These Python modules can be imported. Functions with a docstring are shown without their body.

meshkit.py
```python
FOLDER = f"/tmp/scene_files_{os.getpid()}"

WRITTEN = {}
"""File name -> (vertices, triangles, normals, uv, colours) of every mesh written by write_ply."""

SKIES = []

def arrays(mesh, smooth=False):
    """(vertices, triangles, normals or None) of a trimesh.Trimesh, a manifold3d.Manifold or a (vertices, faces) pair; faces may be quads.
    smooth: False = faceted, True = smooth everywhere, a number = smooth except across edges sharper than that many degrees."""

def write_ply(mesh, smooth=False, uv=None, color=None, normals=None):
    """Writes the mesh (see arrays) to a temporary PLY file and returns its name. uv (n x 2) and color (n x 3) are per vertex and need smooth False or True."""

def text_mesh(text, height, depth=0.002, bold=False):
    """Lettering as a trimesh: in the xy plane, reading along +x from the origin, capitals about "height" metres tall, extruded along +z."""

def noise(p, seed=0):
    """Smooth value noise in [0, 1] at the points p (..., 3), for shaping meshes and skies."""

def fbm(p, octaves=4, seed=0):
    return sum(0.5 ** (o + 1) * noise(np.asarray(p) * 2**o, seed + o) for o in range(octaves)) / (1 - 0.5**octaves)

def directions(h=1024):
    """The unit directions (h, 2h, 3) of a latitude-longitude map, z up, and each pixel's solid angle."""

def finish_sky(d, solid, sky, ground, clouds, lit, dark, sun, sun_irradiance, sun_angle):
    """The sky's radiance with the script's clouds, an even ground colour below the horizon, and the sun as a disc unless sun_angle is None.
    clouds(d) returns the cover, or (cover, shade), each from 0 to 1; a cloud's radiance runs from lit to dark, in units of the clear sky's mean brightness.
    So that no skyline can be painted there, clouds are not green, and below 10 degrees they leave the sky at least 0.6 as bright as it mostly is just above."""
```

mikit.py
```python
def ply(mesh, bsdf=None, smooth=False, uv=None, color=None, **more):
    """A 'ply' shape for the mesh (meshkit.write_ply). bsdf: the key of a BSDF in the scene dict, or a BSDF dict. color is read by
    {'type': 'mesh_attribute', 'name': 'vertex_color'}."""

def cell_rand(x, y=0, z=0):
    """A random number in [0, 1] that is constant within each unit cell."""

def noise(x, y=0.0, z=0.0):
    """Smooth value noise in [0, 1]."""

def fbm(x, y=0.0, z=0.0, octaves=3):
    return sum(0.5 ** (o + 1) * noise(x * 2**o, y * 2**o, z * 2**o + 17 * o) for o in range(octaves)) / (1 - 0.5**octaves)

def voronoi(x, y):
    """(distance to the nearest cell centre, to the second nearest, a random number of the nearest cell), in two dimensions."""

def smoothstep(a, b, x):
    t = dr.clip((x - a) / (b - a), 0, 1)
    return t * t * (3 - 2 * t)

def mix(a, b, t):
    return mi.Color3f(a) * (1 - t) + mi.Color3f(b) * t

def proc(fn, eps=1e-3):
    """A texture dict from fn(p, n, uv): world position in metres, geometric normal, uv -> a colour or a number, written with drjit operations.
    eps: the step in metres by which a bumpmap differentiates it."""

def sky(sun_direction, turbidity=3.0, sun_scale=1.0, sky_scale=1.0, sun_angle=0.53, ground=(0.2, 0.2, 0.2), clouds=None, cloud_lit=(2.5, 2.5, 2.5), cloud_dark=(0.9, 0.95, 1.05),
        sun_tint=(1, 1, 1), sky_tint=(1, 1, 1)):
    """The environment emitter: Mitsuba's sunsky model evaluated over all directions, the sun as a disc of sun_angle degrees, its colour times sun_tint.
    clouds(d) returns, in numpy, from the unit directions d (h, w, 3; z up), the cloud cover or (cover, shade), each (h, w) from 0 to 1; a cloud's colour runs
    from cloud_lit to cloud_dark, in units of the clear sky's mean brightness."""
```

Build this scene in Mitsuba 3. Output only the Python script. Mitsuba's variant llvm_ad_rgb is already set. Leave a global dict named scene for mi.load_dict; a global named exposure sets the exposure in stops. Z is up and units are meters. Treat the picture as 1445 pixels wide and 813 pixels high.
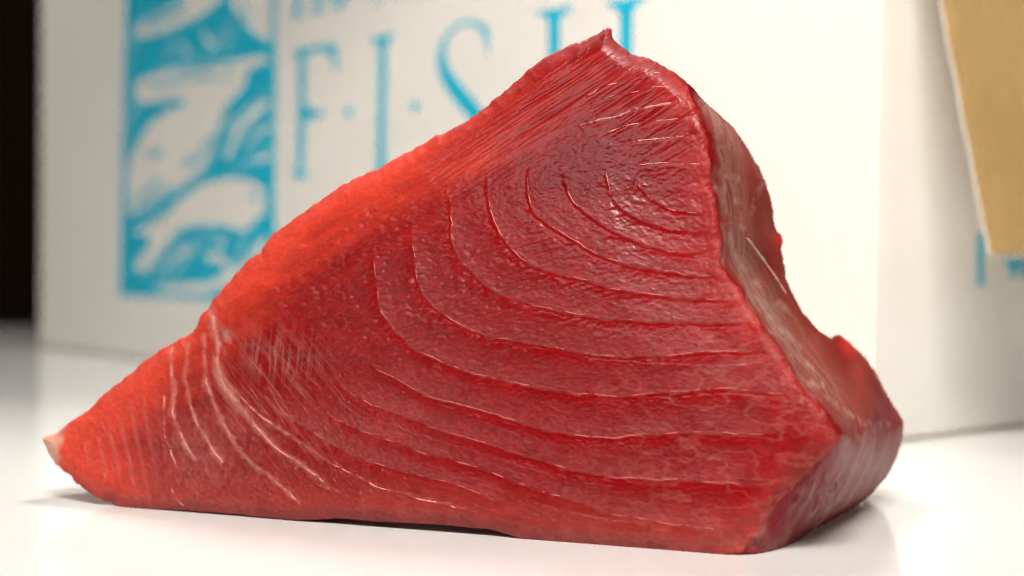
import math
import numpy as np
import trimesh
import shapely
from shapely.geometry import Polygon
from shapely.ops import unary_union
from scipy.interpolate import RBFInterpolator, CubicSpline
from scipy.ndimage import gaussian_filter
from scipy.spatial import cKDTree
import mitsuba as mi
import mikit
import meshkit
from mikit import ply, proc, fbm, noise, smoothstep, mix

T = mi.ScalarTransform4f
scene, labels = {}, {}

# ---------------------------------------------------------------- camera, lamps, exposure
CAM_H, PITCH, ROLL = 0.0909, math.radians(1.92), math.radians(0.75)
fwd = np.array([0, math.cos(PITCH), -math.sin(PITCH)])
up0 = np.array([0, math.sin(PITCH), math.cos(PITCH)])
upv = -math.sin(ROLL) * np.array([1, 0, 0]) + math.cos(ROLL) * up0
eye = np.array([0, 0, CAM_H])
scene['camera'] = {'type': 'thinlens', 'fov': 2 * math.degrees(math.atan(722.5 / 2520)), 'fov_axis': 'x', 'near_clip': 0.02, 'far_clip': 30.0,
                   'aperture_radius': 0.0048, 'focus_distance': 0.535,
                   'to_world': T().look_at(origin=eye.tolist(), target=(eye + fwd).tolist(), up=upv.tolist())}
exposure = 0.06


def lamp(key, centre, target, w, h, power, label, hood=.022):
    """A softbox: black tray, and a glowing diffuser just inside its open side."""
    c, t = np.array(centre, float), np.array(target, float)
    m = T().look_at(origin=c.tolist(), target=t.tolist(), up=[0.03, 1, 0.02])
    scene[key + '__diffuser'] = {'type': 'rectangle', 'to_world': m @ T().scale([w / 2, h / 2, 1]), 'bsdf': {'type': 'ref', 'id': 'm_lamp'},
                                 'emitter': {'type': 'area', 'radiance': {'type': 'rgb', 'value': list(power)}}}
    tray = [trimesh.creation.box((w + .03, h + .03, .004), T_(0, 0, -.07))]
    for s in (-1, 1):
        tray += [trimesh.creation.box((.008, h + .03, .068 + hood), T_(s * (w / 2 + .011), 0, hood / 2 - .034)), trimesh.creation.box((w + .014, .008, .068 + hood), T_(0, s * (h / 2 + .011), hood / 2 - .034))]
    scene[key + '__housing'] = {**ply(trimesh.util.concatenate(tray), 'm_lamp'), 'to_world': m}
    labels[key] = {'label': label, 'category': 'lamp'}


def T_(x, y, z):
    return trimesh.transformations.translation_matrix([x, y, z])


scene['m_lamp'] = {'type': 'twosided', 'bsdf': {'type': 'roughplastic', 'diffuse_reflectance': {'type': 'rgb', 'value': [.05, .05, .05]}, 'alpha': .3}}
lamp('overhead_lamp', (.02, -.08, 1.02), (.02, .6, .05), .5, .36, (39, 37.6, 35.2), 'wide softbox lamp hanging above and in front of the tuna')
lamp('added_side_light', (-.58, -.30, .92), (.0, .55, .08), .55, .4, (3.1, 3.05, 3.0), 'dim unseen softbox added up on the left for the sheen on the tuna')  # unseen soft light, added for the sheen on the cut face
lamp('added_backlight', (-.03, .87, .55), (-.09, .55, .04), .18, .14, (48, 46, 43), 'small hooded backlight added out of view between the tuna and the box', .15)  # added backlight for the thin edge glow, hooded to limit spill

lamp('added_fill', (.95, -.05, .5), (.1, .6, .05), .6, .5, (2.0, 1.95, 1.85), 'dim unseen softbox added low on the right as fill light')  # invented fill, lifts the dark right side of tuna and flap

PLANE_A,PLANE_B,PLANE_C=-0.37,0.28,0.51869
OUTLINE=[[-1538,195],[-1521,209],[-1486,220],[-1453,247],[-1419,271],[-1386,293],[-1357,319],[-1335,349],[-1275,392],[-1240,421],[-1205,452],[-1134,504],[-1098,523],[-1070,540],[-1046,550],[-1032,559],[-1016,582],[-1004,609],[-983,637],[-968,660],[-943,688],[-915,720],[-888,754],[-859,787],[-833,807],[-810,819],[-804,837],[-788,853],[-774,874],[-749,892],[-733,902],[-706,927],[-676,950],[-641,973],[-607,996],[-573,1019],[-539,1039],[-504,1060],[-459,1082],[-431,1089],[-402,1107],[-368,1127],[-323,1150],[-287,1170],[-252,1190],[-241,1199],[-232,1199],[-223,1201],[-189,1219],[-163,1237],[-134,1254],[-110,1272],[-79,1296],[-46,1325],[-14,1352],[19,1380],[41,1402],[73,1424],[106,1448],[138,1463],[160,1471],[186,1484],[214,1495],[237,1505],[257,1514],[267,1522],[272,1529],[278,1524],[284,1533],[295,1526],[297,1515],[302,1497],[318,1479],[342,1460],[363,1446],[384,1439],[409,1428],[436,1414],[459,1400],[481,1389],[500,1371],[526,1350],[550,1330],[581,1308],[615,1291],[656,1268],[699,1243],[726,1214],[752,1184],[782,1145],[805,1106],[829,1061],[845,1017],[854,971],[862,925],[870,909],[891,900],[890,867],[883,851],[892,819],[898,786],[902,754],[906,738],[925,699],[939,671],[957,645],[979,624],[1000,600],[1040,572],[1070,555],[1085,563],[1105,566],[1124,556],[1139,542],[1166,522],[1192,498],[1235,445],[1255,409],[1273,378],[1292,348],[1307,324],[1325,297],[1337,277],[1343,255],[1342,233],[1340,198],[1333,169],[1321,130],[1308,99],[1294,64],[1273,42],[1241,24],[1200,13],[1157,5],[1110,0],[1016,0],[928,0],[829,0],[743,0],[683,3],[637,5],[599,0],[542,0],[484,0],[407,0],[334,0],[249,0],[168,0],[117,0],[62,0],[25,1],[-6,9],[-37,16],[-58,19],[-121,20],[-185,22],[-249,21],[-335,19],[-409,16],[-467,18],[-529,17],[-578,10],[-643,3],[-718,2],[-782,4],[-845,6],[-946,5],[-1041,5],[-1125,1],[-1209,0],[-1246,0],[-1284,7],[-1330,26],[-1373,45],[-1402,63],[-1427,84],[-1453,97],[-1472,114],[-1485,118],[-1499,135],[-1508,145],[-1520,169]]
BOTTOM_FROM,BOTTOM_TO=130,171
EDGE=[[500,1371],[528,1327],[550,1280],[565,1226],[575,1173],[580,1109],[585,1042],[592,983],[601,917],[605,869],[614,814],[638,766],[673,718],[708,659],[748,596],[777,550],[806,504],[843,462],[872,419],[902,367],[928,317],[890,276],[848,236],[817,200],[783,165],[745,119],[704,70],[679,38],[656,8]]
SIDE=[[550,5458,1331],[615,5567,1291],[699,5710,1243],[753,5779,1184],[806,5825,1106],[846,5851,1018],[864,5864,925],[891,5873,867],[904,5862,753],[926,5851,698],[959,5860,645],[1002,5888,599],[1043,5933,572],[1087,5980,558],[1142,6034,541],[1197,6061,496],[1240,6067,443],[1279,6073,375],[1313,6083,321],[1344,6074,274],[1350,6078,252],[1349,6084,230],[1341,6093,165],[1316,6106,95],[1280,6115,37],[1206,5988,9],[1110,5794,0],[1016,5590,0],[928,5412,0],[829,5220,0],[743,5086,0],[636,5447,1180],[711,5606,1100],[768,5683,991],[642,5389,1050],[683,5449,944],[761,5620,901],[817,5740,867],[663,5360,858],[728,5527,824],[735,5484,749],[812,5647,745],[832,5623,679],[757,5328,669],[883,5578,571],[828,5291,546],[952,5650,522],[886,5318,481],[1054,5776,468],[969,5359,415],[1121,5760,402],[1013,5301,336],[1131,5632,335],[1236,5857,277],[1095,5477,278],[1188,5733,199],[1028,5312,229],[1097,5549,132],[1007,5361,136],[934,5250,120],[933,5300,59],[850,5178,68],[788,5105,44],[1220,5880,122]]
LINES=[('a',0.7,[[368,1066],[380,1030],[406,1004],[447,978],[492,964],[576,968]]),('a',0.9,[[280,1096],[282,1055],[291,1018],[316,977],[362,945],[418,923],[475,909],[529,904],[579,911]]),('a',1,[[141,1092],[152,1055],[177,999],[218,959],[276,917],[333,889],[389,867],[446,850],[496,845],[557,851],[596,859]]),('a',1,[[50,1105],[43,1059],[47,1016],[68,957],[112,919],[160,890],[218,855],[276,827],[344,805],[423,793],[501,783],[611,778]]),('a',1,[[-76,1087],[-77,1008],[-67,961],[-48,913],[-11,860],[31,819],[90,789],[149,772],[218,756],[299,735],[389,723],[500,713],[614,711],[665,714]]),('a',1,[[-190,1038],[-190,935],[-184,876],[-170,831],[-132,784],[-99,753],[-48,715],[4,698],[75,679],[135,668],[214,657],[282,649],[373,643],[463,641],[570,643],[648,647],[712,657]]),('b',1,[[-311,954],[-309,874],[-298,800],[-292,759],[-262,694],[-221,655],[-166,621],[-111,599],[-53,583],[-27,581],[53,567],[136,556],[200,548],[282,541],[373,542],[458,549],[546,560],[654,563],[749,570]]),('b',1,[[-426,853],[-423,762],[-414,710],[-406,658],[-357,593],[-304,545],[-244,517],[-185,495],[-130,477],[-51,461],[-17,455],[53,443],[110,435],[193,427],[274,424],[349,429],[416,439],[483,446],[540,452],[678,457],[761,451],[813,465]]),('b',1,[[-448,495],[-381,458],[-334,438],[-259,402],[-163,381],[-67,359],[8,340],[73,325],[142,312],[210,307],[301,305],[349,312],[416,320],[488,331],[633,335],[717,340],[776,350]]),('b',1,[[-584,436],[-485,392],[-432,368],[-372,349],[-280,323],[-185,295],[-114,281],[-41,262],[28,245],[97,229],[165,213],[233,204],[300,197],[398,196],[459,197],[589,198],[694,199],[823,219]]),('b',0.9,[[-614,338],[-510,303],[-416,272],[-322,250],[-254,229],[-159,212],[-64,189],[29,159],[120,137],[188,119],[256,99],[344,88],[407,82],[562,71],[676,65]]),('b',0.9,[[-755,372],[-701,321],[-631,284],[-574,253],[-507,224],[-435,198],[-366,180],[-252,159],[-158,143],[-72,119],[-16,96]]),('c',0.9,[[-942,473],[-915,420],[-865,378],[-824,340],[-747,290],[-683,253],[-619,221],[-551,185],[-481,155],[-420,129],[-342,110],[-251,94],[-80,69]]),('c',1.6,[[-988,634],[-962,606],[-948,573],[-938,518],[-936,451],[-919,406],[-876,355],[-843,320],[-805,283],[-755,236],[-695,199],[-637,168],[-569,125],[-530,96]]),('c',1,[[-992,579],[-984,505],[-979,443],[-968,395],[-947,348],[-926,309],[-894,261],[-861,215],[-831,185],[-798,162],[-752,136],[-724,117],[-671,78],[-604,41]]),('c',1.2,[[-1041,541],[-1044,491],[-1046,434],[-1041,392],[-1032,355],[-1007,291],[-981,252],[-947,211],[-918,178],[-884,150]]),('c',1.2,[[-1098,521],[-1100,489],[-1089,409],[-1083,346],[-1084,298],[-1062,259],[-1035,214],[-1006,173],[-983,148]]),('c',0.8,[[-1114,388],[-1115,308],[-1112,260],[-1095,211],[-1070,164],[-1045,123],[-1022,90],[-968,57],[-904,29]]),('c',0.6,[[-1069,74],[-1056,49],[-1035,26],[-1003,9]]),('d',0.8,[[214,1315],[244,1328],[272,1345],[318,1356],[362,1372],[413,1383],[452,1381]]),('d',0.7,[[225,1290],[272,1308],[341,1322],[412,1337],[466,1341]]),('d',1,[[193,1218],[223,1232],[268,1244],[314,1252],[352,1267],[391,1277],[439,1286],[484,1292]]),('d',0.8,[[257,1196],[308,1211],[352,1226],[391,1232],[445,1238],[494,1244]]),('d',1,[[341,1172],[387,1179],[424,1183],[463,1186],[500,1189],[543,1191]]),('d',0.8,[[372,1101],[423,1106],[458,1107],[501,1107],[556,1105]])]
CREASE=[[-983,637],[-957,602],[-926,567],[-887,546],[-845,530],[-780,515],[-714,502],[-621,499],[-530,500],[-439,498],[-350,499]]
STRAND=[[719,890],[738,877],[764,852],[808,807],[846,761],[881,719],[897,700]]
TUFTS=[[849,874],[1098,522]]
SIDE_MARKS=[[[936,307],[1032,292],[1148,283],[1253,274]],[[641,1072],[632,1006],[640,943],[649,890],[694,815],[747,765],[796,720],[852,681],[906,630]],[[692,1076],[678,1020],[685,966],[713,918]],[[748,686],[784,643],[849,597]],[[849,613],[905,551]],[[917,505],[945,452]],[[889,459],[967,396],[1064,337],[1236,277]],[[840,1088],[779,1026],[757,968]]]
PRINT={'frame':[[1180,2625],[2907,2585],[2917,435],[1113,414]],'F':[[3080,1188],[3101,1214],[3129,1226],[3143,1701],[3140,1903],[3104,1930],[3075,1949],[3125,1954],[3300,1960],[3497,1963],[3505,1889],[3513,1807],[3500,1803],[3472,1866],[3424,1923],[3335,1933],[3217,1932],[3205,1824],[3201,1627],[3257,1596],[3354,1575],[3423,1564],[3341,1551],[3258,1541],[3202,1523],[3193,1225],[3228,1212],[3256,1199]],'I':[[3832,1957],[3826,1973],[4028,1983],[4022,1968],[3978,1947],[3960,1909],[3957,1743],[3959,1242],[3984,1226],[4022,1213],[3864,1196],[3864,1212],[3889,1227],[3895,1259],[3900,1746],[3897,1921],[3877,1946]],'H1':[[5190,2003],[5190,2014],[5435,2019],[5435,2008],[5370,1989],[5345,1955],[5344,1741],[5346,1384],[5408,1361],[5223,1352],[5265,1372],[5274,1423],[5273,1746],[5269,1954],[5247,1984]],'H2':[[5681,2006],[5680,2020],[5935,2026],[5930,2013],[5866,1991],[5843,1952],[5844,1712],[5845,1404],[5911,1375],[5713,1367],[5765,1393],[5769,1441],[5768,1717],[5768,1951],[5739,1987]],'bar':[[5345,1724],[5768,1737],[5768,1710],[5345,1695]],'dot1':[[3624,1589],[3650,1564],[3624,1541],[3597,1566]],'dot2':[[4219,1597],[4244,1572],[4220,1550],[4195,1574]],'S':[[4811,1817],[4809,1839],[4811,1861],[4815,1884],[4816,1907],[4812,1932],[4797,1956],[4771,1978],[4738,1994],[4702,2004],[4664,2007],[4628,2007],[4593,2004],[4560,1996],[4531,1985],[4505,1971],[4483,1953],[4463,1934],[4446,1915],[4431,1894],[4420,1871],[4412,1848],[4408,1823],[4408,1797],[4413,1771],[4422,1746],[4434,1721],[4449,1697],[4467,1674],[4485,1652],[4505,1631],[4526,1611],[4548,1591],[4570,1572],[4593,1553],[4615,1535],[4637,1518],[4658,1500],[4678,1483],[4698,1466],[4717,1449],[4736,1432],[4753,1414],[4770,1396],[4785,1378],[4796,1359],[4804,1339],[4806,1319],[4804,1298],[4797,1277],[4784,1258],[4766,1240],[4743,1227],[4715,1221],[4685,1222],[4655,1228],[4628,1239],[4605,1253],[4585,1269],[4568,1288],[4552,1309],[4538,1330],[4526,1351],[4514,1372],[4502,1370],[4506,1348],[4512,1325],[4522,1302],[4536,1278],[4554,1256],[4579,1236],[4609,1220],[4644,1208],[4683,1204],[4720,1206],[4754,1215],[4782,1229],[4806,1248],[4824,1269],[4838,1291],[4847,1314],[4852,1338],[4854,1363],[4851,1387],[4845,1412],[4836,1437],[4824,1460],[4808,1483],[4790,1505],[4771,1525],[4750,1545],[4728,1564],[4706,1583],[4684,1601],[4662,1619],[4640,1636],[4619,1654],[4598,1672],[4577,1690],[4557,1707],[4538,1725],[4520,1743],[4504,1762],[4490,1781],[4478,1801],[4470,1821],[4465,1843],[4464,1864],[4467,1885],[4475,1905],[4487,1925],[4502,1944],[4521,1960],[4544,1974],[4570,1984],[4600,1990],[4632,1993],[4665,1991],[4696,1986],[4722,1975],[4743,1960],[4759,1943],[4773,1925],[4785,1906],[4795,1884],[4801,1861],[4803,1839],[4802,1817]],'uH1':[[3079,2151],[3086,2167],[3100,2200],[3096,2439],[3146,2439],[3150,2200],[3157,2170],[3171,2152]],'uH2':[[3269,2153],[3283,2172],[3296,2200],[3292,2437],[3341,2436],[3344,2201],[3352,2171],[3366,2158]],'uHb':[[3148,2321],[3294,2325],[3294,2308],[3148,2305]],'uO':[[3609,2296],[3607,2266],[3601,2237],[3590,2212],[3575,2192],[3558,2176],[3538,2168],[3518,2166],[3497,2171],[3477,2183],[3458,2201],[3443,2225],[3431,2252],[3424,2282],[3421,2313],[3423,2344],[3429,2373],[3440,2399],[3455,2419],[3473,2434],[3492,2442],[3513,2444],[3534,2438],[3554,2426],[3572,2408],[3587,2384],[3599,2357],[3606,2327]],'uOi':[[3562,2305],[3561,2277],[3558,2250],[3553,2227],[3546,2208],[3538,2193],[3528,2185],[3517,2182],[3507,2186],[3497,2197],[3488,2212],[3480,2233],[3474,2258],[3470,2285],[3468,2313],[3469,2341],[3472,2368],[3477,2391],[3484,2411],[3493,2425],[3503,2433],[3513,2436],[3524,2431],[3534,2421],[3543,2405],[3551,2384],[3557,2360],[3561,2333]],'uN':[[3867,2166],[3876,2423],[3850,2450],[3894,2449],[4023,2267],[4020,2432],[3995,2451],[4069,2451],[4045,2434],[4043,2187],[4024,2188],[3895,2382],[3892,2184],[3912,2170]]}
PALE=[[[1280,2148],[1507,2132],[1709,2164],[2009,2202],[2176,2247],[2298,2295],[2360,2347],[2217,2413],[1941,2411],[1791,2351],[1617,2314],[1395,2271],[1280,2218]],[[2399,2335],[2439,2237],[2541,2150],[2663,2075],[2776,2024],[2865,2001],[2873,2440],[2490,2476]],[[1328,1875],[1729,1933],[2263,1942],[2814,1953],[2866,1894],[2621,1856],[2584,1753],[2385,1635],[2308,1513],[2261,1452],[2207,1337],[2111,1245],[1965,1174],[1756,1093],[1489,1009],[1267,942],[1212,990],[1200,1214],[1227,1324],[1298,1417],[1473,1582],[1698,1653],[1883,1687],[1883,1714],[1697,1704],[1330,1691],[1275,1797]],[[2818,1686],[2892,1649],[2797,1597],[2618,1508],[2512,1415],[2406,1285],[2358,1348],[2465,1491],[2617,1608]],[[2879,1542],[2887,1491],[2740,1443],[2605,1360],[2544,1352],[2634,1438],[2739,1504]],[[2874,1367],[2897,1310],[2779,1283],[2622,1268],[2711,1327]],[[1832,1065],[2088,1173],[2407,1214],[2645,1198],[2804,1140],[2834,1062],[2806,967],[2650,901],[2605,848],[2411,886],[2116,897],[1860,867],[1709,750],[1494,600],[1388,555],[1280,628],[1492,774],[1465,821],[1277,833],[1304,876],[1551,920],[1706,991]],[[1969,795],[1659,637],[1494,558],[1591,551],[1871,697],[2036,769]],[[2118,702],[2224,651],[2320,666],[2368,609],[2193,551],[1763,524],[1556,503],[1522,474],[1713,443],[2146,454],[2478,524],[2795,725],[2882,856],[2749,828],[2554,667],[2415,611],[2445,674],[2382,717],[2239,750]],[[2254,817],[2317,836],[2381,814],[2389,775],[2326,751],[2262,777]],[[1659,2057],[1693,2064],[1829,1982],[1762,1977]],[[1828,2073],[1870,2107],[1995,1990],[1913,1986]],[[2067,2134],[2140,2151],[2317,1997],[2222,1994]],[[2260,2116],[2308,2095],[2489,2004],[2396,2001]]]
DARK=[[[1377,1533],[1438,1640],[1577,1690],[1731,1707],[1783,1686],[1629,1651],[1491,1600]],[[1441,1372],[1546,1393],[1650,1381],[1616,1354],[1494,1347]],[[1888,1312],[1954,1329],[2004,1310],[1938,1288]],[[2640,1080],[2700,1097],[2745,1084],[2700,1058]],[[1356,981],[1721,1158],[1755,1148],[1392,962]],[[1284,1028],[1583,1215],[1617,1205],[1320,1009]],[[1422,2250],[1724,2283],[1741,2272],[1448,2230]],[[1622,2254],[1909,2323],[1925,2308],[1639,2234]],[[1809,2267],[1723,2366],[1749,2373],[1843,2273]],[[1510,2178],[1430,2297],[1456,2299],[1545,2185]],[[2455,2252],[2625,2099],[2610,2091],[2439,2235]],[[2561,2313],[2609,2161],[2594,2153],[2546,2296]],[[1729,1905],[2223,1914],[2537,1896],[2223,1900],[1729,1887]],[[1471,1826],[2063,1851],[2461,1812],[2063,1833],[1488,1806]],[[2230,1449],[2134,1370],[1988,1274],[1972,1283],[2101,1380],[2197,1459]]]
SIDE_PRINT=[[[789,911],[842,911],[852,670],[799,671]],[[1027,794],[1194,793],[1386,793],[1387,766],[1202,766],[1202,753],[1140,753],[1111,700],[1074,701],[1065,767],[1028,767]],[[1171,747],[1215,753],[1243,699],[1180,700]]]
BOX_L,BOX_U,BOX_W=[-0.343, 1.2947, 0.0],[0.68345, -0.73, 0.0],0.7283

# ---------------------------------------------------------------- materials
def rgb(r, g, b):
    return {'type': 'rgb', 'value': [r, g, b]}


def card_white(p, n, uv):
    f = fbm(p.x * 260, p.y * 260, p.z * 260, 3)
    s = fbm(p.x * 9, p.y * 9, p.z * 9, 3)
    return mix((.79, .75, .685), (.84, .805, .75), .55 * f + .45 * s)


def card_kraft(p, n, uv):
    f = fbm(p.x * 420, p.y * 420, p.z * 60, 3)
    s = fbm(p.x * 22, p.y * 22, p.z * 22, 3)
    return mix((.34, .21, .078), (.46, .30, .12), .5 * f + .5 * s) * (.9 + .16 * noise(p.x * 700, p.y * 700, p.z * 25))


def card_bump(p, n, uv):
    return .00012 * fbm(p.x * 60, p.y * 60, p.z * 12, 3) + .00003 * noise(p.x * 900, p.y * 900, p.z * 900)


scene['m_card'] = {'type': 'twosided', 'bsdf': {'type': 'bumpmap', 'arbitrary': proc(card_bump, 5e-4), 'scale': 1.0,
                   'bsdf': {'type': 'principled', 'base_color': proc(card_white), 'roughness': .65, 'specular': .2}}}
scene['m_kraft'] = {'type': 'twosided', 'bsdf': {'type': 'principled', 'base_color': proc(card_kraft), 'roughness': .75, 'specular': .25}}
scene['m_ink'] = {'type': 'twosided', 'bsdf': {'type': 'principled', 'base_color': proc(lambda p, n, uv: mix((.012, .42, .60), (.025, .50, .67), fbm(p.x * 150, p.y * 150, p.z * 150, 3))), 'roughness': .45, 'specular': .35}}


def top_col(p, n, uv):
    return mix((.50, .49, .47), (.54, .53, .515), fbm(p.x * 14, p.y * 14, 0, 3))


scene['m_top'] = {'type': 'twosided', 'bsdf': {'type': 'principled', 'base_color': proc(top_col), 'roughness': proc(lambda p, n, uv: .06 + .10 * fbm(p.x * 30, p.y * 30, 1, 3)), 'specular': .5}}
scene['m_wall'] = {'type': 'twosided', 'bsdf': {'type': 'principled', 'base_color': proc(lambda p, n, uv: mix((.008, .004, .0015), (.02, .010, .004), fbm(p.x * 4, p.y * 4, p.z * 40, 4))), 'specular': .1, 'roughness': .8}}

# ---------------------------------------------------------------- table and wall
def slab(x0, x1, y0, y1, z0, z1, r=.004):
    b = trimesh.creation.box(((x1 - x0), (y1 - y0), (z1 - z0)), T_((x0 + x1) / 2, (y0 + y1) / 2, (z0 + z1) / 2))
    return b


scene['white_worktop'] = ply(slab(-1.3, 1.3, -.25, 1.55, -.03, 0), 'm_top')
labels['white_worktop'] = {'label': 'glossy white worktop under the tuna and the box', 'category': 'worktop'}
scene['wall'] = ply(slab(-3.2, 3.2, 2.4, 2.45, -.9, 2.6), 'm_wall')
labels['wall'] = {'label': 'dark brown wall behind the box', 'kind': 'structure'}

# ---------------------------------------------------------------- fish box
L3, U3 = np.array(BOX_L, float), np.array(BOX_U, float)
N3 = np.array([U3[1], -U3[0], 0])      # out of the printed front
S3 = -N3                               # along the side face, away from the camera
C3 = L3 + U3 * BOX_W
BH, BD, TH = .28, .36, .005


def place(mesh, o, ax, ay, az=(0, 0, 1)):
    m = mesh.copy()
    v = m.vertices
    m.vertices = np.array(o) + v[:, :1] * np.array(ax) + v[:, 1:2] * np.array(ay) + v[:, 2:3] * np.array(az)
    if np.dot(np.cross(ax, ay), az) < 0:
        m.invert()
    return m


def rounded_panel(w, h, th, r=.0018, nx=40, bulge=0.0):
    """A board w (x) by h (z), thickness th (y, 0 = outer face), edges rounded, optionally bulging outward by -y."""
    prof = []
    for k in range(7):
        a = math.pi / 2 * k / 6
        prof.append((r - r * math.sin(a), r - r * math.cos(a)))
    t = [p[0] for p in prof]
    xs = np.r_[[p[1] for p in prof], np.linspace(0, w, nx)[1:-1], [w - p[1] for p in reversed(prof)]]
    X, Z = np.meshgrid(np.sort(np.unique(np.clip(xs, 0, w))), np.linspace(0, h, 24), indexing='ij')
    dx = np.minimum(X, w - X)
    y = np.where(dx < r, r - np.sqrt(np.maximum(r * r - (r - dx) ** 2, 0)), 0)
    y = y - bulge * np.sin(np.pi * X / w) * np.sin(np.pi * np.clip(Z / h, 0, 1))
    n, m = X.shape
    v = np.stack([X, y, Z], -1).reshape(-1, 3)
    back = np.stack([X, np.full_like(y, th), Z], -1).reshape(-1, 3)
    i = np.arange(n * m).reshape(n, m)
    q = np.stack([i[:-1, :-1], i[1:, :-1], i[1:, 1:], i[:-1, 1:]], -1).reshape(-1, 4)
    f = np.vstack([q[:, [0, 1, 2]], q[:, [0, 2, 3]]])
    K = n * m
    loop = np.r_[i[:, 0], i[-1, 1:], i[-2::-1, -1], i[0, -2:0:-1]]
    l2 = np.roll(loop, -1)
    side = np.vstack([np.stack([loop, loop + K, l2], 1), np.stack([l2, loop + K, l2 + K], 1)])
    return trimesh.Trimesh(np.vstack([v, back]), np.vstack([f, f[:, ::-1] + K, side]), process=False)


def card(key, mesh, mat='m_card'):
    scene['fish_box__' + key] = ply(mesh, mat, smooth=25)


labels['fish_box'] = {'label': 'white cardboard fish box with blue printed picture and lettering behind the tuna', 'category': 'box'}
LIFT = .0015
card('front_panel', place(rounded_panel(BOX_W, BH, TH, .0015), L3 + [0, 0, LIFT], U3, S3))
card('side_panel', place(rounded_panel(BD - .002, BH, TH, .0015), C3 + S3 * .0012 + [0, 0, LIFT], S3, -U3))
card('back_panel', place(rounded_panel(BOX_W - .012, BH, TH), L3 + S3 * (BD - .005) + U3 * .006 + [0, 0, LIFT], U3, S3))
card('end_panel', place(rounded_panel(BD - .012, BH, TH), L3 + S3 * .006 + [0, 0, LIFT], S3, U3))
card('bottom_flap', place(trimesh.creation.box((BOX_W - .014, BD - .016, .004), T_(BOX_W / 2, BD / 2, .0025 + LIFT)), L3, U3, S3), 'm_kraft')
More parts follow.
